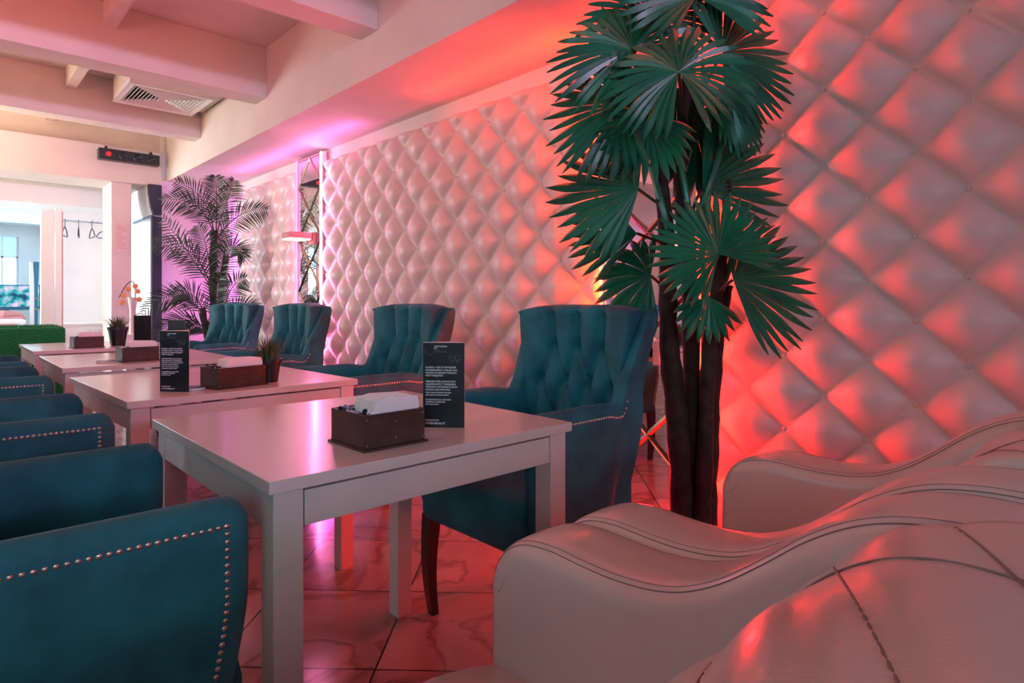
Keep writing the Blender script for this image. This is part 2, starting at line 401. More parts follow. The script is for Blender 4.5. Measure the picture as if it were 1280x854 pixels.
for k in range(9):
    a = .25 - k * .027
    bm = bmesh.new(); frame(bm, a, a - .012, .002, .020); obj('louver', bm, whitep, t, smooth=False)
obj('backing', bx(-.25, .25, -.25, .25, .04, .05), dark, t, smooth=False)
obj('duct_box', bx(-.30, .40, -.30, .30, .052, .215), plaster, t, smooth=False)
bm = bmesh.new()
for a_, b_, c_, d_ in ((-.30, .30, -.30, -.26), (-.30, .30, .26, .30), (-.30, -.26, -.26, .26), (.26, .30, -.26, .26)): box(bm, a_, b_, c_, d_, .007, .053)
obj('collar', bm, whitep, t, smooth=False)

t = thing('stage_light_bar', 'black bar of small spotlights glowing red, fixed on the far lintel beam', 'light bar', (1.47, 7.40, 2.54))
obj('housing', bx(-.27, .27, -.10, 0, -.055, .055), blackp, t, bevel=.006)
for k in range(4):
    bm = bmesh.new(); lathe(bm, [(.038, 0), (.040, .010), (.030, .012), (.022, .002)] if k else [(.022, 0), (.024, .006), (.018, .010), (.015, .004)], 18)
    bmesh.ops.rotate(bm, verts=bm.verts, matrix=Matrix.Rotation(PI / 2, 3, 'X'))
    obj('lens', bm, red_dot if k == 0 else blackp, t, loc=(-.19 + k * .127, -.10, 0))
for dx in (-.2, .2): obj('bracket', bx(dx - .01, dx + .01, -.05, 0, .055, .09), blackp, t, smooth=False)

t = thing('air_conditioner', 'white split air conditioner with navy side, high beside the lilac wall', 'air conditioner', (1.778, 7.40, 1.98))
prof = [(0, .32), (-.125, .32), (-.12, .22), (-.10, .08), (-.075, .0), (0, .0)]
loft([[(x, y, z) for x, z in prof] for y in (.045, .95)], 'body', whitep, t, ang=20)
loft([[(x * 1.02, y, z) for x, z in prof] for y in (-.02, .04)], 'side_panel', navy, t, ang=20)
bm = bmesh.new(); box(bm, -.085, -.05, .06, .9, -.012, .004); obj('air_flap', bm, bluep, t)

# ------------------------------------------------------------------ far end things
t = thing('coat_rail', 'thin metal coat rail high in the white niche', 'coat rail', (0, 8.7, 1.99))
bm = bmesh.new(); tube(bm, [(1.0, 0, 0), (1.72, 0, 0)], .012, 10); obj('rail', bm, chrome, t)
for x in (1.01, 1.70): 
    bm = bmesh.new(); lathe(bm, [(.025, -.01), (.025, .01)], 14); bmesh.ops.rotate(bm, verts=bm.verts, matrix=Matrix.Rotation(PI / 2, 3, 'Y')); obj('flange', bm, chrome, t, loc=(x, 0, 0))
obj('rail_post', bx(.985, 1.0, -.015, .015, -1.95, .03), whitep, t, smooth=False)
def hanger(x, rz, label):
    r = thing('coat_hanger', label, 'coat hanger', (x, 8.7, 1.99), rz, 'coat hangers on the rail')
    bm = bmesh.new()
    tube(bm, [(0, .018 * math.cos(a), -.0 + .018 * math.sin(a)) for a in [PI * k / 8 for k in range(-2, 9)]][::-1], .004, 6)
    tube(bm, [(0, .012, -.012), (0, 0, -.05), (0, 0, -.075)], .004, 6); obj('hook', bm, navy, r)
    bm = bmesh.new(); tube(bm, [(0, 0, -.07), (0, .1, -.115), (0, .14, -.17), (0, .12, -.18), (0, -.12, -.18), (0, -.14, -.17), (0, -.1, -.115), (0, 0, -.07)], .006, 6)
    obj('shoulder_frame', bm, navy, r)
hanger(1.10, math.radians(-17), 'dark hanger nearest the white post, seen nearly edge-on')
hanger(1.23, math.radians(-10), 'dark hanger seen edge-on, second from the white post')
hanger(1.36, math.radians(2), 'dark hanger seen nearly edge-on, third from the white post')
hanger(1.53, math.radians(-75), 'dark hanger turned face-on, nearest the pillar')

t = thing('partition_screen', 'white folding partition panels standing left of the coat niche', 'partition', (.9, 7.95, 0))
obj('panel', bx(-.10, .015, -.02, .02, 0, 2.0), plaster_w, t, bevel=.004)
obj('post', bx(.02, .075, -.03, .03, 0, 2.03), whitep, t, bevel=.006)
obj('post_edge', bx(.075, .088, -.02, .02, 0, 2.0), rosep, t, smooth=False)
t = thing('low_cabinet', 'low white cabinet under the coat rail', 'cabinet', (1.16, 8.2, 0))
obj('body', bx(-.16, .30, -.2, .2, 0, .80), whitep, t, bevel=.005)
obj('top', bx(-.17, .31, -.21, .21, .80, .825), plaster_w, t, bevel=.004)
obj('door', bx(-.15, .06, -.215, -.2, .08, .77), whitep, t, bevel=.003)
obj('door', bx(.07, .29, -.215, -.2, .08, .77), whitep, t, bevel=.003)

t = thing('turf_planter', 'long box covered in bright green artificial turf behind the far table', 'planter box', (-.2, 6.55, 0))
bm = bx(-1.2, .99, -.35, .35, 0, .85); obj('box', bm, turf, t, bevel=.02)
tu = bmesh.new()
for k in range(5000):
    x = random.uniform(-.6, .98); y = random.uniform(-.34, .34); a = random.uniform(0, 6.28); l = random.uniform(.008, .018)
    v = [tu.verts.new((x + math.cos(a) * .002, y + math.sin(a) * .002, .849)), tu.verts.new((x - math.cos(a) * .002, y - math.sin(a) * .002, .849)), tu.verts.new((x + random.uniform(-.006, .006), y + random.uniform(-.006, .006), .85 + l))]
    tu.faces.new(v)
g_ = obj('turf_pile', tu, turf, t, smooth=False); g_['kind'] = 'stuff'

for k, (x, lab) in enumerate(((1.04, 'slim blue and white lit column nearer the wall screen'), (1.17, 'slim blue and white lit column nearer the white partition'))):
    t = thing('slim_column', lab, 'column', (x, 11.0, 0))
    obj('white_face', bx(-.055, -.005, -.03, .03, 0, 1.62), whitep, t, bevel=.004)
    pr = [(-.004, 0), (.035, 0), (.035, 1.2), (.045, 1.45), (.05, 1.62), (-.02, 1.62), (-.012, 1.45), (-.004, 1.2)]
    loft([[(x_, y, z) for x_, z in pr] for y in (-.03, .03)], 'blue_face', bluep, t, ang=20)
    bm = bmesh.new()
    for z in (.7, .95, 1.1): lathe(bm, [(.02, -.01), (.03, 0), (.02, .01)], 10, (.03, -.04, z))
    obj('fixing', bm, brass, t)
def screen_mat():
    m = bpy.data.materials.new('screen_picture'); m.use_nodes = True; nt = m.node_tree; b = nt.nodes['Principled BSDF']
    tc = nt.nodes.new('ShaderNodeTexCoord'); n = nt.nodes.new('ShaderNodeTexNoise'); n.inputs['Scale'].default_value = 9; n.inputs['Detail'].default_value = 6
    nt.links.new(tc.outputs['Object'], n.inputs['Vector']); r = nt.nodes.new('ShaderNodeValToRGB'); e = r.color_ramp.elements
    e[0].position = .38; e[0].color = (0, .03, .09, 1); e[1].position = .68; e[1].color = (.7, .45, .6, 1)
    k = e.new(.5); k.color = (0, .30, .32, 1)
    nt.links.new(n.outputs['Fac'], r.inputs[0]); nt.links.new(r.outputs[0], b.inputs['Emission Color']); b.inputs['Emission Strength'].default_value = 1.0
    nt.links.new(r.outputs[0], b.inputs['Base Color']); return m
t = thing('wall_screen', 'dark blue screen with a pink and teal picture in the far room', 'screen', (.74, 12.2, .98))
obj('bezel', bx(-.55, .52, .0, .05, -.05, .34), bluep, t, bevel=.01)
obj('display', bx(-.53, .47, -.012, 0, 0, .32), screen_mat(), t, smooth=False)
obj('stand', bx(-.1, .1, 0, .05, -.98, -.05), bluep, t, smooth=False)
t = thing('lounge_chair', 'rose armchair in front of the far screen', 'chair', (.66, 10.6, 0))
obj('seat', bx(-.25, .22, -.25, .25, .3, .46), rosep, t, bevel=.03)
bm = bmesh.new(); tube(bm, [(-.26, .22, .82), (-.2, -.1, .88), (0, -.26, .90), (.16, -.12, .88), (.22, .2, .82)], .05, 10); obj('backrest', bm, rosep, t)
bm = bmesh.new(); box(bm, -.22, .2, -.28, -.22, .4, .86); obj('back_panel', bm, rosep, t, bevel=.02)
for a, b in ((-.2, -.2), (.18, -.2), (-.2, .2), (.18, .2)): obj('leg', bx(a - .02, a + .02, b - .02, b + .02, 0, .3), darkwood, t)
t = thing('side_table', 'small white square table in front of the far screen', 'table', (.50, 9.6, 0))
obj('tabletop', bx(-.3, .3, -.3, .3, .80, .84), whitep, t, bevel=.004)
for a in (-.27, .27):
    for b in (-.27, .27): obj('leg', bx(a - .025, a + .025, b - .025, b + .025, 0, .80), whitep, t)
t = thing('paper_notice', 'framed paper notice taped to the pillar', 'notice', (1.42, 7.447, 1.72))
obj('sheet', bx(-.062, .062, -.002, 0, -.16, .16), cardw, t, smooth=False)
bm = bmesh.new()
for k in range(11): box(bm, -.045, .045 - random.random() * .04, -.0035, -.002, .12 - k * .023, .127 - k * .023)
obj('print', bm, rosep, t, smooth=False)

# orchid in a tall vase at the pillar
t = thing('orchid_vase', 'orange orchid in a slim glass vase on a stand by the pillar', 'flower vase', (1.43, 7.0, 0))
obj('pedestal', bx(-.07, .07, -.07, .07, 0, .74), whitep, t, bevel=.006)
bm = bmesh.new(); lathe(bm, [(.035, .74), (.03, .8), (.028, .98), (.045, 1.1), (.040, 1.1), (.024, .98), (.026, .8)], 18); obj('vase', bm, cardw, t)
bm = bmesh.new(); tube(bm, catmull([(0, 0, .78), (.02, -.01, 1.1), (.0, -.02, 1.25), (-.06, -.03, 1.22), (-.12, -.03, 1.1)]), .005, 6); obj('stem', bm, leafa, t)
for k, (x, z) in enumerate(((-.12, 1.12), (-.07, 1.18), (-.14, 1.05), (.05, 1.16), (.07, 1.08), (.02, 1.21))):
    bm = bmesh.new()
    for a in range(5):
        an = a * 2 * PI / 5 + k
        bmesh.ops.create_uvsphere(bm, u_segments=8, v_segments=6, radius=.015, matrix=Matrix.Translation((x * .7 + math.cos(an) * .013, -.04, z + math.sin(an) * .013)) @ Matrix.Diagonal((1, .35, 1, 1)))
    obj('blossom', bm, orch, t)
# shelf with bottles on the left wall, seen in the near mirror
t = thing('bottle_shelf', 'pink-lit wall shelf reflected in the mirror beside the palm', 'shelf', (-3.0, 6.1, 1.0))
obj('back_panel', bx(0, .02, -.7, .9, 0, 1.2), lilac, t, smooth=False)
for z in (.02, .42, .82): obj('shelf_board', bx(.02, .30, -.7, .9, z, z + .025), whitep, t, bevel=.003)
obj('front_ledge', bx(.02, .34, -.75, .95, -.12, -.02), rosep, t, smooth=False)
area('shelf_light', (-2.55, 6.2, 2.3), (-2.95, 6.2, 1.2), 1.2, .05, (1, .35, .75), 7)
bcols = [(.5, .1, .15), (.1, .15, .5), (.7, .6, .7), (.3, .1, .1), (.7, .7, .75), (.15, .3, .2), (.6, .2, .3)]
bms = [mat('bottle_glass_%s' % n, c, .15, coat=.3) for n, c in zip(('red', 'blue', 'clear', 'brown', 'white', 'green', 'rose'), bcols)]
names = ['red', 'blue', 'clear', 'brown', 'white', 'green', 'rose']
for k in range(9):
    z = 1.045 if k < 5 else 1.445; i = k % 7
    r = thing('bottle', '%s bottle on the %s board of the shelf on the left wall' % (names[i], 'lower' if k < 5 else 'middle'), 'bottle', (-2.83, 5.6 + (k % 5) * .24 + (.1 if k >= 5 else 0), z), 0, 'bottles on the wall shelf')
    hh = .20 + .03 * (k % 3)
    bm = bmesh.new(); lathe(bm, [(.028, 0), (.035, .01), (.035, hh * .6), (.013, hh * .78), (.012, hh)], 14); obj('body', bm, bms[i], r)
    bm = bmesh.new(); lathe(bm, [(.014, hh - .005), (.014, hh + .02)], 10); obj('cap', bm, blackp, r)

# ------------------------------------------------------------------ tables
def make_table(label, x0, x1, y0, y1, rz=0):
    w = x1 - x0; l = y1 - y0
    t = thing('cafe_table', label, 'table', ((x0 + x1) / 2, (y0 + y1) / 2, 0), rz, 'greige square cafe tables in a row')
    obj('tabletop', bx(-w / 2, w / 2, -l / 2, l / 2, .727, .75), tabm, t, bevel=.0015)
    a, b = w / 2 - .012, l / 2 - .012
    bm = bmesh.new(); th = .02; zt, zb = .719, .655; g = .058
    box(bm, -a + g, a - g, -b + .002, -b + th, zb, zt); box(bm, -a + g, a - g, b - th, b - .002, zb, zt)
    box(bm, -a + .002, -a + th, -b + g, b - g, zb, zt); box(bm, a - th, a - .002, -b + g, b - g, zb, zt)
    obj('apron', bm, tableg, t, bevel=.001)
    for sx in (-1, 1):
        for sy in (-1, 1):
            xa, xb_ = sorted((sx * a, sx * (a - .055))); ya, yb = sorted((sy * b, sy * (b - .055)))
            obj('leg', bx(xa, xb_, ya, yb, 0, .725), tableg, t, bevel=.002)
    return t
make_table('nearest greige cafe table, with the open walnut napkin box and black menu', .42, 1.20, 1.06, 1.84)
make_table('second greige cafe table from the camera, with a potted grass and black menu', .42, 1.225, 2.22, 3.10, math.radians(2))
make_table('third greige cafe table from the camera, napkin box near its middle', .435, 1.23, 3.52, 4.40, 0)
make_table('farthest greige cafe table, in front of the green turf box', .45, 1.25, 4.84, 5.72, 0)

def caddy(label, x, y, rz, w=.15, l=.142, h=.075, np_=True):
    t = thing('napkin_box', label, 'napkin box', (x, y, .75), rz, 'walnut napkin boxes on the tables')
    obj('base', bx(-.006, w + .006, -.006, l + .006, 0, .005), boxm, t, bevel=.001)
    bm = bmesh.new()
    box(bm, 0, w, 0, .006, .005, h); box(bm, 0, w, l - .006, l, .005, h)
    box(bm, 0, .006, .006, l - .006, .005, h); box(bm, w - .006, w, .006, l - .006, .005, h)
    obj('box_walls', bm, boxm, t, bevel=.0008)
    obj('divider', bx(.006, w - .006, l * .62, l * .62 + .005, .005, h - .01), boxm, t)
    bm = bmesh.new()
    for px_, pz in ((.005, .012), (w / 2, .02), (w - .005, .012), (w / 2, h - .02), (.005, h - .01), (w - .005, h - .01)):
        bmesh.ops.create_uvsphere(bm, u_segments=6, v_segments=4, radius=.0014, matrix=Matrix.Translation((px_, 0, pz)))
    obj('pin', bm, nail, t)
    n = thing('napkin_stack', 'pale folded paper napkins in the walnut box' + label[18:].split(',')[0], 'napkins', (x, y, .75), rz, 'paper napkin stacks')
    for k in range(26):                                   # folded napkins standing on edge
        yy = .012 + k * .0031 * (l / .142); xo = w * .30 + random.uniform(-.001, .001)
        zt_ = h + .030 + random.uniform(-.0012, .0012)
        b2 = bmesh.new()
        r_ = [(xo - .002, .012), (w - .014, .012), (w - .006, h + .010), (w - .012, zt_ - .004), (xo + .02, zt_), (xo - .012, zt_ - .006), (xo - .016, h + .004)]
        fr = [b2.verts.new((a, yy, b_)) for a, b_ in r_]; bk = [b2.verts.new((a, yy + .0027, b_)) for a, b_ in r_]
        b2.faces.new(fr); b2.faces.new(bk[::-1])
        for i in range(len(r_)): j = (i + 1) % len(r_); b2.faces.new((fr[i], fr[j], bk[j], bk[i]))
        obj('napkin', b2, paper, n, smooth=False)
    c = thing('candy_heap', 'wrapped sweets and sachets in the walnut box' + label[18:].split(',')[0], 'sweets', (x, y, .75), rz, 'sweets in the napkin boxes')
    for k in range(22):
        b2 = bmesh.new(); px_ = random.uniform(.012, w * .30); py_ = random.uniform(.015, l - .015)
        M = Matrix.Translation((px_, py_, h - .012 + random.uniform(0, .012))) @ Matrix.Rotation(random.uniform(0, 6.28), 4, 'Z') @ Matrix.Rotation(random.uniform(-.5, .5), 4, 'Y')
        bmesh.ops.create_uvsphere(b2, u_segments=8, v_segments=6, radius=.007, matrix=M @ Matrix.Diagonal((1.3, .7, .6, 1)))
        for sg in (-1, 1):
            bmesh.ops.create_cone(b2, segments=6, radius1=.006, radius2=.001, depth=.007, matrix=M @ Matrix.Translation((sg * .011, 0, 0)) @ Matrix.Rotation(-sg * PI / 2, 4, 'Y'))
        obj('sweet', b2, (wnd, paper, blackp, navy)[k % 4], c)
    return t
caddy('walnut napkin box on the nearest table', .646, 1.135, math.radians(1))
caddy('walnut napkin box on the second table, left of the potted grass', .727, 2.284, math.radians(12), w=.185, l=.12)
caddy('walnut napkin box on the third table', .70, 3.65, math.radians(4), w=.17, l=.12)
caddy('walnut napkin box on the farthest table', .675, 4.95, math.radians(4), w=.17, l=.12)

LINES = [(.86, 'АНТИКАФЕ', .0052, .35), (.835, 'МЕНЮ', .0045, .35)]
TXT = [(.700, 'КАЛЬЯН + ЧАЙ ЗА 799 РУБЛЕЙ', 1), (.668, 'КАЖДЫЙ ДЕНЬ С 14:00 ДО 18:00', 1), (.636, 'КАЛЬЯН НА ЛЮБОМ ТАБАКЕ И', 1), (.604, 'ЧАЙ В ПОДАРОК!', 1),
       (.535, 'ПЕРЕОБУВАЙКА БЕСПЛАТНО*', 1), (.503, 'СДЕЛАЙ ФОТО В ЗАВЕДЕНИИ', 1), (.471, 'ВЫЛОЖИ В ИСТОРИЮ И ЛЕНТУ', 1), (.439, 'ОТМЕТЬ НАШ ПРОФИЛЬ', 1),
       (.408, '*приз скажут администраторы', .85), (.380, 'при показе отметки в ленте', .85),
       (.325, 'НЕ СУММИРУЕТСЯ С ДРУГИМИ', .8), (.298, 'АКЦИЯМИ И СКИДКАМИ', .8), (.272, 'до конца месяца', .8),
       (.085, 'БРОНИРОВАНИЕ', .8), (.045, '+7 939 000 66 77', 1.35)]
def text_mesh(name, s_, size, m, parent, loc, rot=(PI / 2, 0, 0)):
    cu = bpy.data.curves.new(name, 'FONT'); cu.body = s_; cu.size = size; cu.extrude = .0001; cu.offset = size * .022
    o = bpy.data.objects.new(name, cu); COL.objects.link(o)
    dg = bpy.context.evaluated_depsgraph_get(); me = bpy.data.meshes.new_from_object(o.evaluated_get(dg))
    bpy.data.objects.remove(o); n = link(name, me, parent); me.materials.clear(); me.materials.append(m)
    n.location = loc; n.rotation_euler = rot
    return n
def menu(label, p, q, h=.21, text=True):
    p = V((p[0], p[1], .75)); q = V((q[0], q[1], .75)); w = (q - p).length; a = math.atan2(q.y - p.y, q.x - p.x)
    t = thing('menu_card', label, 'menu card', p, a, 'folded black menu cards on the tables')
    d = .045
    pr = [(0, 0), (w, 0), (w * .72, d)]
    loft([[(x, y + .0012, z) for x, y in pr] for z in (.0, h)], 'card_body', cardw, t, ang=10)
    obj('front_face', bx(.0004, w - .0004, -.0002, .0010, .001, h - .001), cardm, t, smooth=False)
    if not text: return t
    bm = bmesh.new()
    # round emblem and constellation ornaments
    for k in range(22):
        an = 2.3 + k * .16; r_ = .0105
        box(bm, .016 + r_ * math.cos(an) - .0006, .016 + r_ * math.cos(an) + .0006, -.0008, -.0002, h * .90 + r_ * math.sin(an) - .0006, h * .90 + r_ * math.sin(an) + .0006)
    rr = random.Random(3)
    for k in range(40):
        x = .062 + rr.random() * .032; z = h * (.755 + rr.random() * .10); s2 = rr.uniform(.0004, .0012)
        box(bm, x - s2, x + s2, -.0008, -.0002, z - s2, z + s2)
    obj('ornament', bm, inkg, t, smooth=False)
    text_mesh('heading', 'CAFE LOUNGE', .0048, inkm, t, (.028, -.0006, h * .945))
    for i, z in enumerate((.925, .905, .885)): text_mesh('heading', ('бар', 'кальян', 'настольные игры')[i], .0038, inkg if i else inkm, t, (.028, -.0006, h * z))
    for f, s_, k in TXT: text_mesh('text_line', s_, .0050 * k, inkm, t, (.0065, -.0006, h * f))
    return t
menu('black folded menu card with white text on the nearest table', (.878, 1.262), (.947, 1.185))
menu('black folded menu card with white text on the second table', (.567, 2.378), (.636, 2.296))
menu('black folded menu card standing on the farthest table, left of the navy trim', (1.06, 5.16), (1.15, 5.06), text=False)
menu('black folded menu card on the third table, behind the second table card', (.935, 3.76), (1.005, 3.70), text=False)

def grass_pot(label, x, y, rt=.05, rb=.037, hp=.088, hg=.11, n=150):
    t = thing('potted_grass', label, 'potted plant', (x, y, .75), 0, 'potted artificial grass on the tables')
    bm = bmesh.new(); lathe(bm, [(rb, 0), (rt * .96, hp * .82), (rt * 1.04, hp * .84), (rt * 1.06, hp), (rt * .95, hp), (rt * .92, hp * .86)], 28); obj('pot', bm, potm, t)
    bm = bmesh.new()
    for k in range(n):
        a = random.uniform(0, 2 * PI); r = rt * .75 * math.sqrt(random.random()); l = hg * random.uniform(.55, 1.1); lean = r / rt * .9 + random.uniform(-.1, .25)
        base = V((r * math.cos(a), r * math.sin(a), hp * .86)); dr = V((math.cos(a), math.sin(a), 0)); sd = V((-dr.y, dr.x, 0)); wv = random.uniform(.0015, .0028)
        prev = None
        for j in range(5):
            f = j / 4; c = base + dr * (lean * l * f * f * .9) + V((0, 0, l * f * (1 - .25 * lean * f)))
            ww = wv * (1 - f ** 2) + .0002
            cur = (bm.verts.new(c + sd * ww), bm.verts.new(c - sd * ww))
            if prev: bm.faces.new((prev[0], prev[1], cur[1], cur[0]))
            prev = cur
    g = obj('grass_tuft', bm, grassm, t); g['kind'] = 'stuff'
    return t
grass_pot('spiky artificial grass in a black pot beside the second table napkin box', .945, 2.40)
grass_pot('spiky artificial grass in a black pot on the farthest table', .95, 5.10, rt=.062, rb=.045, hp=.13, hg=.11)
def dish(label, x, y, r=.038, sq=1):
    t = thing('coaster', label, 'coaster', (x, y, .75), 0, 'small flat coasters')
    bm = bmesh.new(); lathe(bm, [(r * .9, 0), (r, .003), (r, .007), (r * .93, .008)], 24); obj('rim', bm, whitep, t)
    bm = bmesh.new(); lathe(bm, [(r * .9, .0082), (r * .88, .011), (r * .3, .012)], 24); obj('pad', bm, darkwood, t)
dish('round dark-topped coaster left of the napkin box on the second table', .668, 2.36)
dish('round dark-topped coaster left of the napkin box on the third table', .64, 3.72, .045)

# ------------------------------------------------------------------ armchairs in teal velvet
def make_chair(label):
    t = thing('velvet_armchair', label, 'armchair')
    def ztop(x):
        z = .742 - .012 * sstep(.0, -.08, x)
        z += .30 * sstep(-.085, -.20, x) ** 1.25
        return z
    def armslab(sg):
        rings = []
        xs = [.318, .314, .305, .29, .27, .24, .20, .15, .10, .05, 0, -.04, -.07, -.09, -.105, -.12, -.135, -.15, -.165, -.18, -.195, -.21, -.225, -.24]
        for x in xs:
            e = max(0, (x - .275) / .045); tk = .030 * math.sqrt(max(.02, 1 - e * e)) 
            zt_ = ztop(x) - .045 * e ** 3
            back = sstep(0, -.2, x); tk *= (1 - .25 * back)
            zb_ = .335
            ring = []
            def cy(z): return sg * (.263 - .030 * back + .034 * sstep(.74, 1.03, z) * back - .012 * sstep(.6, .34, z))
            xo = lambda z: x - .035 * sstep(.74, 1.05, z) + .085 * sstep(.70, .33, z) * back + (.0 if x < .1 else -.03 * sstep(.6, .33, z) * (x - .1) / .2)
            zr = zt_ - tk
            lev = [zb_ + (zr - zb_) * k / 8 for k in range(9)]
            for z in lev: ring.append((xo(z), cy(z) + sg * tk, z))
            for k in range(1, 8):
                a = PI * k / 8; z = zr + tk * math.sin(a); ring.append((xo(z), cy(z) + sg * tk * math.cos(a), z))
            for z in reversed(lev): ring.append((xo(z), cy(z) - sg * tk, z))
            rings.append(ring)
        return loft(rings, 'arm', velvet, t)
    armslab(1); armslab(-1)
    # back: tufted inside, smooth outside
    r1 = [(-.112, .895), (0, .895), (.112, .895)]; r2 = [(-.168, .765), (-.056, .765), (.056, .765), (.168, .765)]; r3 = [(-.112, .635), (0, .635), (.112, .635)]
    segs = [((a, b), (a * 1.1, 1.01)) for a, b in r1]
    for i in range(3): segs += [(r1[i], r2[i]), (r1[i], r2[i + 1]), (r2[i], r3[i]), (r2[i + 1], r3[i])]
    segs += [(r2[0], (-.21, .60)), (r2[3], (.21, .60))]
    segs += [((a, b), (a, .45)) for a, b in r3]
    btn = r1 + r2 + r3
    def dseg(p, a, b):
        ax, ay = a; bx_, by = b; dx, dy = bx_ - ax, by - ay; L = dx * dx + dy * dy
        k = max(0, min(1, ((p[0] - ax) * dx + (p[1] - ay) * dy) / L)); return math.hypot(p[0] - ax - k * dx, p[1] - ay - k * dy)
    def tuft(y, z):
        d = min(dseg((y, z), a, b) for a, b in segs); h = .044 * (1 - math.exp(-(d / .026) ** 1.3))
        bd = min(math.hypot(y - a, z - b) for a, b in btn); h -= .030 * math.exp(-(bd / .022) ** 2)
        return h
    rings = []; NU = 64
    for i in range(NU + 1):
        u = -1 + 2 * i / NU; ring = []
        ztp = 1.050 - .018 * u ** 4
        def hw(z): return .224 + .034 * sstep(.72, 1.03, z)
        def xf(z): return -.178 - .035 * sstep(.46, 1.05, z) + .035 * abs(u) ** 3 * sstep(.5, .8, z)
        def xb(z): return -.235 - .055 * sstep(.6, 1.05, z) - .025 * (1 - u * u) + .085 * sstep(.70, .33, z)
        for k in range(41):
            z = .44 + (ztp - .022 - .44) * k / 40; y = u * hw(z)
            ring.append((xf(z) + tuft(y, z) * (1 - .4 * abs(u) ** 8), y, z))
        zc = ztp - .022
        for k in range(1, 7):
            a = PI * k / 7; z = zc + .022 * math.sin(a); f = (1 - math.cos(a)) / 2; y = u * hw(zc)
            ring.append(((xf(zc) + tuft(y, zc)) * (1 - f) + xb(zc) * f, y, z))
        for k in range(14):
            z = zc + (.335 - zc) * k / 13; ring.append((xb(z), u * (hw(z) + .012), z))
        rings.append(ring)
    loft(rings, 'backrest', velvet, t, ang=70)
    for a, b in btn:
        bm = bmesh.new(); bmesh.ops.create_uvsphere(bm, u_segments=10, v_segments=6, radius=.010, matrix=Matrix.Translation((-.178 - .035 * sstep(.46, 1.05, b) - .022, a, b)) @ Matrix.Diagonal((.5, 1, 1, 1)))
        obj('tuft_button', bm, velvet, t)
    # seat and front apron
    rings = []
    for k in range(15):
        f = -1 + 2 * k / 14; e = math.sqrt(max(0, 1 - abs(f) ** 8)); y = f * .236
        pr = [(-.20, .335), (.312, .335), (.325, .36), (.325, .43), (.318, .47), (.295, .492), (.2, .505), (0, .505), (-.20, .49)]
        rings.append([(x if x < 0 else x * (.985 + .015 * e), y, z if z < .4 else .4 + (z - .4) * (.75 + .25 * e)) for x, z in pr])
    o = loft(rings, 'seat', velvet, t, ang=60)
    # legs
    for sy in (-1, 1):
        for kind in (0, 1):
            rings = []
            for k in range(11):
                f = k / 10; z = .345 * (1 - f)
                if kind: x = .285 + .018 * math.sin(f * PI * .9) - .012 * f; y = sy * .232; s_ = .024 - .011 * f
                else: x = -.128 - .085 * f ** 1.8; y = sy * (.200 + .005 * f); s_ = .022 - .009 * f
                rings.append([(x - s_, y - s_, z), (x + s_, y - s_, z), (x + s_, y + s_, z), (x - s_, y + s_, z)])
            loft(rings, 'leg', darkwood, t, ang=30)
    # nailhead trim
    for sg in (-1, 1):
        bm = bmesh.new(); pts = []
        n = 34
        for k in range(n + 1): x = -.14 + (.276 + .14) * k / n; pts.append((x, .742 - .012 * sstep(0, -.08, x) - .040 + (.12 * sstep(-.10, -.2, x)), x))
        for k in range(1, 27): pts.append((.277 - .03 * sstep(.6, .33, .702 - k * .0125), .702 - k * .0125, .27))
        for x, z, x_ in pts:
            back = sstep(0, -.2, x_); e = max(0, (x - .275) / .045)
            y = sg * (.263 - .030 * back - .012 * sstep(.6, .34, z) + .030 * (1 - .25 * back) + .0005)
            bmesh.ops.create_uvsphere(bm, u_segments=8, v_segments=5, radius=.0043 * random.choice((1, 1, 1, 1.12)), matrix=Matrix.Translation((x, y, z)) @ Matrix.Diagonal((1, .55, 1, 1)))
        obj('nailhead_trim', bm, nail, t)
    return t
G1 = 'teal velvet armchairs along the padded wall'; G2 = 'teal velvet armchairs on the near side of the tables'
ch = make_chair('teal velvet armchair with tufted back on the wall side of the nearest table')
ch.location = (1.52, 1.49, 0); ch.rotation_euler = (0, 0, PI); ch['group'] = G1
dup(ch, (1.55, 2.64, 0), PI, 'grey-teal tufted armchair at the wall side of the second table', G1)
dup(ch, (1.55, 3.92, 0), PI + .05, 'grey-teal tufted armchair at the third table, in front of the far lattice mirror', G1)
dup(ch, (1.62, 5.25, 0), PI + .28, 'tufted armchair farthest down the wall, edged in violet light before the feathery palm', G1)
dup(ch, (.065, 1.325, 0), 0, 'nearest teal armchair at lower left, large nailhead-trimmed arm filling the corner', G2)
dup(ch, (.065, 2.365, 0), 0, 'second teal armchair on the near side, its nailhead arm against the second table', G2)
dup(ch, (.065, 3.60, 0), 0, 'third teal armchair on the near side, tucked by the third table corner', G2)
dup(ch, (.065, 4.45, 0), 0, 'farthest teal armchair on the near side, by the green turf box', G2)

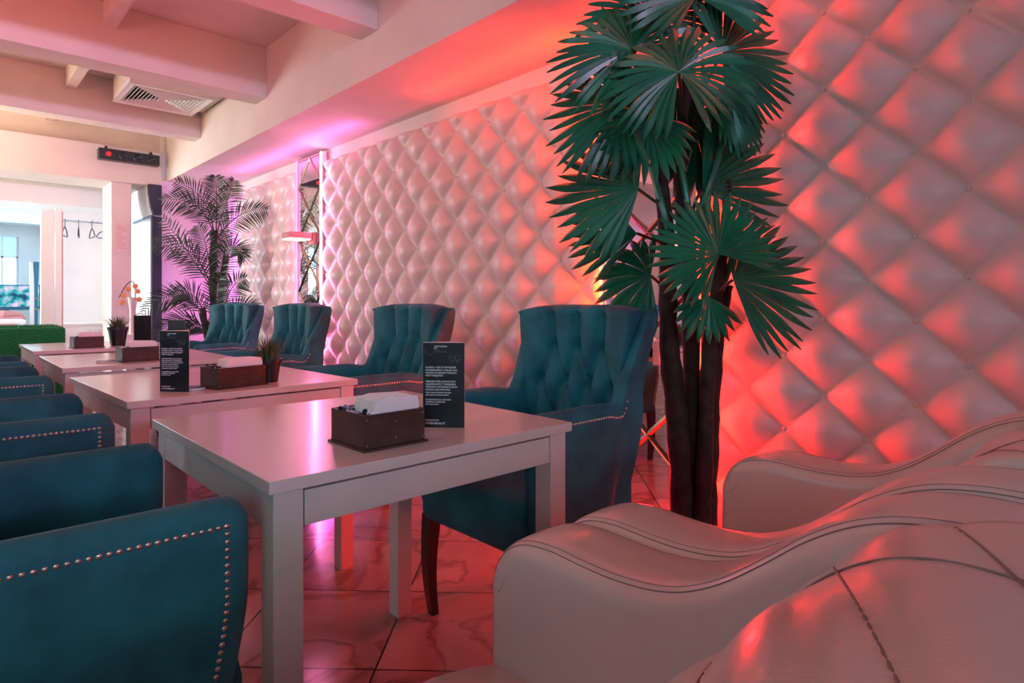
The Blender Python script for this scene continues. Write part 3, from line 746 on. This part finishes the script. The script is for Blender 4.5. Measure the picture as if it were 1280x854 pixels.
# ------------------------------------------------------------------ cream leather sofas
ARM = [(.800, .06), (.800, .30), (.800, .55), (.797, .595), (.782, .632), (.755, .660), (.715, .678), (.66, .684), (.60, .681), (.54, .680), (.48, .686), (.43, .700), (.38, .727), (.33, .765), (.28, .806), (.23, .836), (.18, .852), (.12, .857), (.05, .850), (-.02, .83), (-.08, .79), (-.12, .73), (-.14, .6), (-.15, .4), (-.15, .06)]
def arm_pad(parent, x0, w, seam=True, nm='arm'):
    P = catmull(ARM, 5); n = len(P)
    N = []
    for i in range(n):
        a = P[max(0, i - 1)]; b = P[min(n - 1, i + 1)]; dx, dz = b[0] - a[0], b[1] - a[1]; L = math.hypot(dx, dz) or 1
        N.append((-dz / L, dx / L))          # points inwards for this winding, fixed below
    # inward normal: centre of body is below/behind
    rings = []
    r = .032
    es = [0, .002, .006, .012, .020, .032, .05]
    xs = [(e, r * (1 - math.sqrt(max(0, 1 - ((r - min(e, r)) / r) ** 2)))) for e in es]
    cam_ = lambda e: .006 * (1 - min(1, e / (w / 2))) ** 2
    prof = [(e, d + cam_(e)) for e, d in xs] + [(w / 2, 0)] + [(w - e, d + cam_(e)) for e, d in reversed(xs)]
    rings = []
    for (y, z), (ny, nz) in zip(P, N):
        # inward = rotate tangent: profile runs front-bottom, over top, to back-bottom
        iy, iz = (ny, nz)
        ring = [(x0 + e, y + iy * d, z + iz * d) for e, d in prof]
        rings.append(ring)
    m = len(prof); vs = [p for rg in rings for p in rg]; fs = []
    for i in range(n - 1):
        for k in range(m - 1): fs.append((i * m + k, i * m + k + 1, (i + 1) * m + k + 1, (i + 1) * m + k))
    fs.append(tuple(i * m for i in range(n))); fs.append(tuple(i * m + m - 1 for i in range(n)))
    fs.append(tuple(range(m))); fs.append(tuple((n - 1) * m + k for k in range(m)))
    pydata(nm, vs, fs, leather, parent, ang=60)
    bm = bmesh.new()
    for side in (0, 1):
        for off in (.0045, .0125):
            d = r * (1 - math.sqrt(max(0, 1 - ((r - off - .010) / r) ** 2))) + cam_(off + .01) - .0004
            e = off + .010; x = x0 + e if side == 0 else x0 + w - e
            pts = [(x, y + ny * d, z + nz * d) for (y, z), (ny, nz) in list(zip(P, N))[8:-14]]
            tube(bm, pts, .0004 if off > .01 else .0008, 5)
    obj('seam', bm, stitch, parent)
BACK = [(.52, .43), (.465, .48), (.39, .585), (.315, .69), (.25, .775), (.195, .828), (.14, .858), (.08, .868), (.01, .862), (-.06, .835), (-.105, .775), (-.125, .68), (-.125, .50), (-.125, .08)]
def backrest(parent, x0, x1, ox, os_, L=.33):
    P = catmull(BACK, 8); n = len(P); S_ = [0]
    for i in range(1, n): S_.append(S_[-1] + math.hypot(P[i][0] - P[i - 1][0], P[i][1] - P[i - 1][1]))
    def surf(i, x, lift=0):
        a = P[max(0, i - 1)]; b = P[min(n - 1, i + 1)]; dx, dz = b[0] - a[0], b[1] - a[1]; l = math.hypot(dx, dz)
        oy, oz = dz / l, -dx / l
        p = (x - ox + .25 * S_[i]) / .30; q = (x - ox + 1.9 * S_[i] - .8345) / .231
        q_ = (abs(math.sin(PI * p)) * abs(math.sin(PI * q))) ** .8
        e = min(x - x0, x1 - x) / .022; k = math.sqrt(max(0, 1 - (1 - min(1, max(0, e))) ** 2))
        h = .009 * q_ * sstep(.95, .8, S_[i]) + .010 * k - .010 + lift
        return (x, P[i][0] + oy * h, P[i][1] + oz * h)
    m = max(8, int((x1 - x0) / .012)); rings = []
    for i in range(n): rings.append([surf(i, x0 + (x1 - x0) * k / m) for k in range(m + 1)])
    vs = [p for rg in rings for p in rg]; fs = []
    for i in range(n - 1):
        for k in range(m): fs.append((i * (m + 1) + k, i * (m + 1) + k + 1, (i + 1) * (m + 1) + k + 1, (i + 1) * (m + 1) + k))
    for k in (0, m): fs.append(tuple(i * (m + 1) + k for i in range(n)))
    pydata('backrest', vs, fs, leather, parent, ang=80)
    bm = bmesh.new()
    for fam in (1, -1):
        for j in range(-8, 9):
            pts = []
            for i in range(n):
                if S_[i] > .85: break
                x = ox + j * .30 - .25 * S_[i] if fam == 1 else ox + j * .231 + .8345 - 1.9 * S_[i]
                if x0 + .01 < x < x1 - .01: pts.append(surf(i, x, .0010))
            if len(pts) > 2: tube(bm, pts, .0012, 5)
    obj('quilting_seam', bm, stitch, parent)
def sofa(label, name, cat, arms, x0, x1, ox, os_, L=.33):
    t = thing(name, label, cat, ((x0 + x1) / 2, .3, 0))
    t_off = V(t.location)
    piv = bpy.data.objects.new('x', None)
    before = set(bpy.data.objects)
    for a in arms: arm_pad(t, a, .16)
    backrest(t, x0, x1, ox, os_, L)
    rings = []
    for k in range(17):
        f = -1 + 2 * k / 16; e = max(0, 1 - abs(f) ** 10) ** .5; x = (x0 + x1) / 2 + f * (x1 - x0) / 2
        pr = [(-.10, .20), (.80, .20), (.838, .23), (.848, .30), (.842, .40), (.820, .455), (.77, .487), (.6, .495), (.3, .48), (-.1, .45)]
        rings.append([(x, y, z if z < .35 else .35 + (z - .35) * (.8 + .2 * e)) for y, z in pr])
    loft(rings, 'seat', leather, t, ang=60)
    obj('base', bx(x0, x1, -.10, .78, .06, .21), leather, t, bevel=.01)
    for x in (x0 + .06, x1 - .06):
        for y in (-.06, .72): obj('leg', bx(x - .025, x + .025, y - .025, y + .025, 0, .07), darkwood, t)
    for o in t.children:
        o.matrix_parent_inverse = Matrix.Translation(-t_off)
    bpy.data.objects.remove(piv)
    return t
sofa('cream leather sofa nearest the camera, quilted back and wavy arm at lower right', 'leather_sofa', 'sofa', (.68, -.95), -.79, .68, .7065, .52)
sofa('cream leather armchair against the red-lit padded wall, between its two wavy arms', 'leather_armchair', 'armchair', (.842, 1.46), 1.002, 1.46, 1.33, .52, .30)

# ------------------------------------------------------------------ the big fan palm
CAMF = V((math.sin(math.radians(43)), math.cos(math.radians(43)), 0)); CAMR = V((CAMF.y, -CAMF.x, 0)); UP = V((0, 0, 1))
palm = thing('fan_palm', 'tall artificial fan palm with big pleated leaves before the mirror', 'palm', (2.04, 1.215, 0))
PO = V((2.04, 1.215, 0))
def pw(a, b, z):      # metres right of the trunk, metres towards the room, height; axes fixed to the plant
    return CAMR * a - CAMF * b + UP * z
def trunk(pts, rad):
    bm = bmesh.new(); c = catmull([pw(*p) for p in pts], 8); n = len(c)
    tube(bm, c, [rad * (1.25 - .75 * i / n) * (1 + .07 * math.sin(i * 2.4) + .06 * math.sin(i * 5.1)) for i in range(n)], 12); return obj('trunk', bm, bark, palm)
trunk([(-.030, .0, .02), (-.045, 0, .5), (-.085, .0, .9), (-.10, .02, 1.3), (-.14, .0, 1.7)], .040)
trunk([(.050, -.02, .02), (.062, -.02, .45), (.085, 0, .9), (.13, .0, 1.12)], .038)
trunk([(.015, -.04, .02), (.01, -.04, .5), (.0, -.03, 1.1), (-.04, -.02, 1.5), (-.02, 0, 1.9)], .034)
trunk([(.01, .04, .02), (.03, .04, .4), (.05, .04, .9), (.10, .04, 1.25), (.12, .03, 1.5)], .028)
bm = bmesh.new(); lathe(bm, [(.15, 0), (.155, .01), (.155, .05), (.13, .06)], 28); obj('base', bm, darkwood, palm)
def fan_leaf(hub, R, up_deg, tilt=0, yaw=0, spread=300, n=24, root=(0, 0, 1.5), droop=.18, mat_=leafg):
    """hub and root in plant axes; up_deg = direction of the middle blade around the leaf face (90 = up, 0 = right)"""
    H = pw(*hub)
    nrm = (-CAMF * math.cos(math.radians(tilt)) * math.cos(math.radians(yaw)) + UP * math.sin(math.radians(tilt)) + CAMR * math.sin(math.radians(yaw)) * math.cos(math.radians(tilt))).normalized()
    ex = UP.cross(nrm).normalized(); ey = nrm.cross(ex)
    # ex points to camera right when nrm faces camera
    bm = bmesh.new(); rr = random.Random(int(hub[0] * 1000 + hub[2] * 777))
    da = math.radians(spread) / n; NS = 10
    for k in range(n):
        a0 = math.radians(up_deg) - math.radians(spread) / 2 + (k + .5) * da
        off = abs((k + .5) / n - .5) * 2
        L = R * (1 - .22 * off ** 2) * rr.uniform(.93, 1.05)
        split = rr.uniform(.60, .70); dd = rr.uniform(-.03, .03)
        pv = None
        for j in range(NS + 1):
            f = .004 + .996 * j / NS
            r = L * f
            ha = da / 2 * (1.0 if f < split else 1.0)
            wid = r * math.tan(ha) if f < split else L * split * math.tan(ha) * 1.02 * max(0, 1 - ((f - split) / (1 - split)) ** 2.6) 
            dirv = ex * math.cos(a0 + dd * f) + ey * math.sin(a0 + dd * f); sd = -ex * math.sin(a0) + ey * math.cos(a0)
            cup = nrm * (.10 * R * f * f)
            dr = -UP * (droop * R * f ** 2.2 * (.7 + .6 * abs(math.cos(a0)))) - nrm * (droop * R * .5 * f ** 3)
            c = H + dirv * r + cup + dr
            pl = .34 * min(wid, .02) + .003 * f
            cur = (bm.verts.new(c + sd * wid - nrm * pl), bm.verts.new(c + nrm * pl), bm.verts.new(c - sd * wid - nrm * pl))
            if pv: bm.faces.new((pv[0], pv[1], cur[1], cur[0])); bm.faces.new((pv[1], pv[2], cur[2], cur[1]))
            pv = cur
    lf = obj('leaf', bm, mat_, palm, ang=25)
    bm = bmesh.new(); rt = pw(*root)
    mid = (H + rt) / 2 + nrm * -.04
    tube(bm, catmull([rt, mid, H - nrm * .008], 6), .006, 7)
    obj('leaf_stalk', bm, leafa, lf)
    return lf
# hub coordinates: (right, towards room, height); scale here 1 px = 2.95 mm, trunk axis at x=867
def L_(px, py, front, R, up, **k):
    d = 2.28 - front; return fan_leaf(((px - 640) / 775 * d - (867 - 640) / 775 * 2.28, front, 1.06 + (377 - py) / 775 * d), R * 1.12 * d / 775, up, **k)
L_(850, 90, .26, 90, 100, spread=330, n=32, root=(-.02, 0, 1.72), tilt=24, yaw=-16, droop=.22)
L_(792, 62, .10, 100, 125, spread=250, n=26, root=(-.04, 0, 1.7), tilt=25, yaw=-10)
L_(905, 66, .04, 98, 12, spread=220, n=26, root=(0, 0, 1.7), tilt=12, yaw=22, droop=.10)
L_(872, -4, .06, 92, 100, spread=280, n=26, root=(0, 0, 1.8), tilt=30)
L_(820, 22, .0, 92, 110, spread=260, n=24, root=(0, 0, 1.8), tilt=20)
L_(780, 130, .14, 92, 190, spread=220, n=22, root=(-.05, 0, 1.65), tilt=10, yaw=-25, droop=.12)
L_(812, 150, .18, 64, 250, spread=230, n=20, root=(-.05, 0, 1.6), tilt=5, yaw=-15, droop=.2)
L_(905, 110, .10, 72, -50, spread=120, n=14, root=(0, 0, 1.65), tilt=10, yaw=30, droop=.2)
L_(800, 236, .14, 106, 172, spread=170, n=17, root=(-.06, 0, 1.4), tilt=15, yaw=-20, droop=.08)
L_(798, 292, .08, 84, 180, spread=100, n=10, root=(-.05, 0, 1.25), tilt=-5, yaw=-20, droop=.06)
L_(880, 235, .08, 118, 28, spread=110, n=13, root=(.02, 0, 1.35), tilt=10, yaw=20, droop=.05)
L_(900, 318, .28, 84, 118, spread=270, n=30, root=(.04, 0, 1.15), tilt=20, yaw=-4, droop=.08)
L_(918, 350, .18, 108, 8, spread=170, n=20, root=(.06, 0, 1.05), tilt=15, yaw=15, droop=.08)
L_(889, 372, .14, 52, -100, spread=150, n=10, root=(.04, 0, 1.05), tilt=0, yaw=5, droop=.1)
L_(815, 345, .02, 66, 180, spread=200, n=15, root=(-.05, 0, 1.05), tilt=0, yaw=-25, droop=.2)
L_(845, 110, -.06, 80, 230, spread=260, n=22, root=(-.04, 0, 1.6), tilt=-10, droop=.2)
L_(872, 165, -.04, 70, -60, spread=260, n=18, root=(-.04, 0, 1.55), tilt=-5, droop=.2)
for a0, b0 in (((-.06, .02, 1.15), (-.16, .03, 1.55)), ((.0, .02, 1.2), (-.07, .04, 1.62)), ((.02, .03, 1.2), (.05, .04, 1.6)), ((.1, .02, 1.1), (.17, .04, 1.4)), ((-.02, .03, 1.3), (.1, .05, 1.66))):
    bm = bmesh.new(); tube(bm, catmull([pw(*a0), (pw(*a0) + pw(*b0)) / 2 - CAMF * .03, pw(*b0)], 6), .012, 7); obj('leaf_sheath', bm, leafg, palm)

# feathery palm in the far corner
ar = thing('areca_palm', 'feathery artificial areca palm in the far corner by the lilac wall', 'palm', (2.0, 6.35, 0))
bm = bmesh.new(); lathe(bm, [(.12, 0), (.16, .28), (.165, .30), (.15, .30), (.145, .27)], 24); obj('pot', bm, potm, ar)
def ap(a, b, z): return CAMR * a - CAMF * b + UP * z
for pts, rd in (([(0, 0, .25), (-.02, 0, .8), (-.03, 0, 1.3), (-.02, 0, 1.75)], .035), ([(.04, .02, .25), (.06, .02, .7), (.05, .02, 1.1), (.1, 0, 1.5)], .028), ([(-.05, .02, .25), (-.08, .02, .7), (-.12, .02, 1.0)], .026)):
    bm = bmesh.new(); c = catmull([ap(*p) for p in pts], 6); tube(bm, c, [rd * (1 + .15 * math.sin(i * 1.9)) for i in range(len(c))], 10); obj('trunk', bm, bark, ar)
def frond(p0, p1, p2, ll=.20, n=26):
    a, b, c = ap(*p0), ap(*p1), ap(*p2); pts = []
    for i in range(n + 1):
        f = i / n; pts.append(a * (1 - f) ** 2 + b * 2 * f * (1 - f) + c * f * f)
    bm = bmesh.new(); tube(bm, pts, [.007 * (1 - .8 * i / n) for i in range(n + 1)], 6)
    fo = obj('frond_stem', bm, leafa, ar)
    bm = bmesh.new()
    for i in range(4, n + 1):
        f = i / n; t = (pts[min(n, i + 1)] - pts[i - 1]).normalized()
        sd = t.cross(-CAMF).normalized()
        l = ll * (math.sin(PI * min(1, .15 + f * .8)) ** .6) * random.uniform(.85, 1.1)
        for sg in (-1, 1):
            dr = (sd * sg * .85 + t * .75 - UP * .12 - CAMF * random.uniform(-.25, .35)).normalized(); w_ = dr.cross(CAMF).normalized() * .0060
            pv = None
            for j in range(5):
                g = j / 4; p = pts[i] + dr * l * g - UP * (.22 * l * g * g); ww = w_ * (math.sin(PI * (.12 + .85 * g)) + .05)
                cur = (bm.verts.new(p + ww), bm.verts.new(p - ww))
                if pv: bm.faces.new((pv[0], pv[1], cur[1], cur[0]))
                pv = cur
    lf = obj('leaflets', bm, leafa, fo); lf['kind'] = 'stuff'
for fr in (((-.02, 0, 1.7), (-.10, .05, 2.1), (-.46, .1, 2.02)), ((-.02, 0, 1.7), (-.05, 0, 2.1), (-.32, .1, 2.2)), ((0, 0, 1.7), (.02, .02, 2.1), (.02, .05, 2.26)), ((0, 0, 1.7), (.1, 0, 2.05), (.2, .05, 2.22)),
           ((0, 0, 1.65), (.2, 0, 1.98), (.52, .1, 1.93)), ((-.05, 0, 1.2), (-.15, .05, 1.65), (-.52, .1, 1.62)), ((-.05, 0, 1.2), (-.2, .08, 1.5), (-.45, .1, 1.85)), ((-.03, 0, 1.15), (-.02, .1, 1.6), (-.12, .1, 1.78)),
           ((0, 0, 1.2), (.12, .05, 1.5), (.14, .1, 1.72)), ((-.1, 0, .9), (-.3, .1, 1.3), (-.62, .15, .95)), ((-.1, .02, .8), (-.25, .12, 1.0), (-.5, .2, .72)),
           ((-.08, 0, .85), (-.15, .1, 1.25), (-.36, .1, 1.12)), ((.05, 0, .8), (.12, .05, 1.25), (.32, .1, 1.28)), ((.06, 0, .8), (.22, .05, 1.1), (.44, .1, .98)),
           ((.05, 0, .75), (.2, .1, .95), (.40, .15, .72)), ((0, 0, .8), (.02, .1, 1.2), (.1, .12, 1.3)), ((0, 0, .7), (-.1, .15, .95), (-.25, .2, .75)), ((.1, 0, 1.4), (.15, .05, 1.7), (.3, .05, 1.5))):
    frond(*fr)
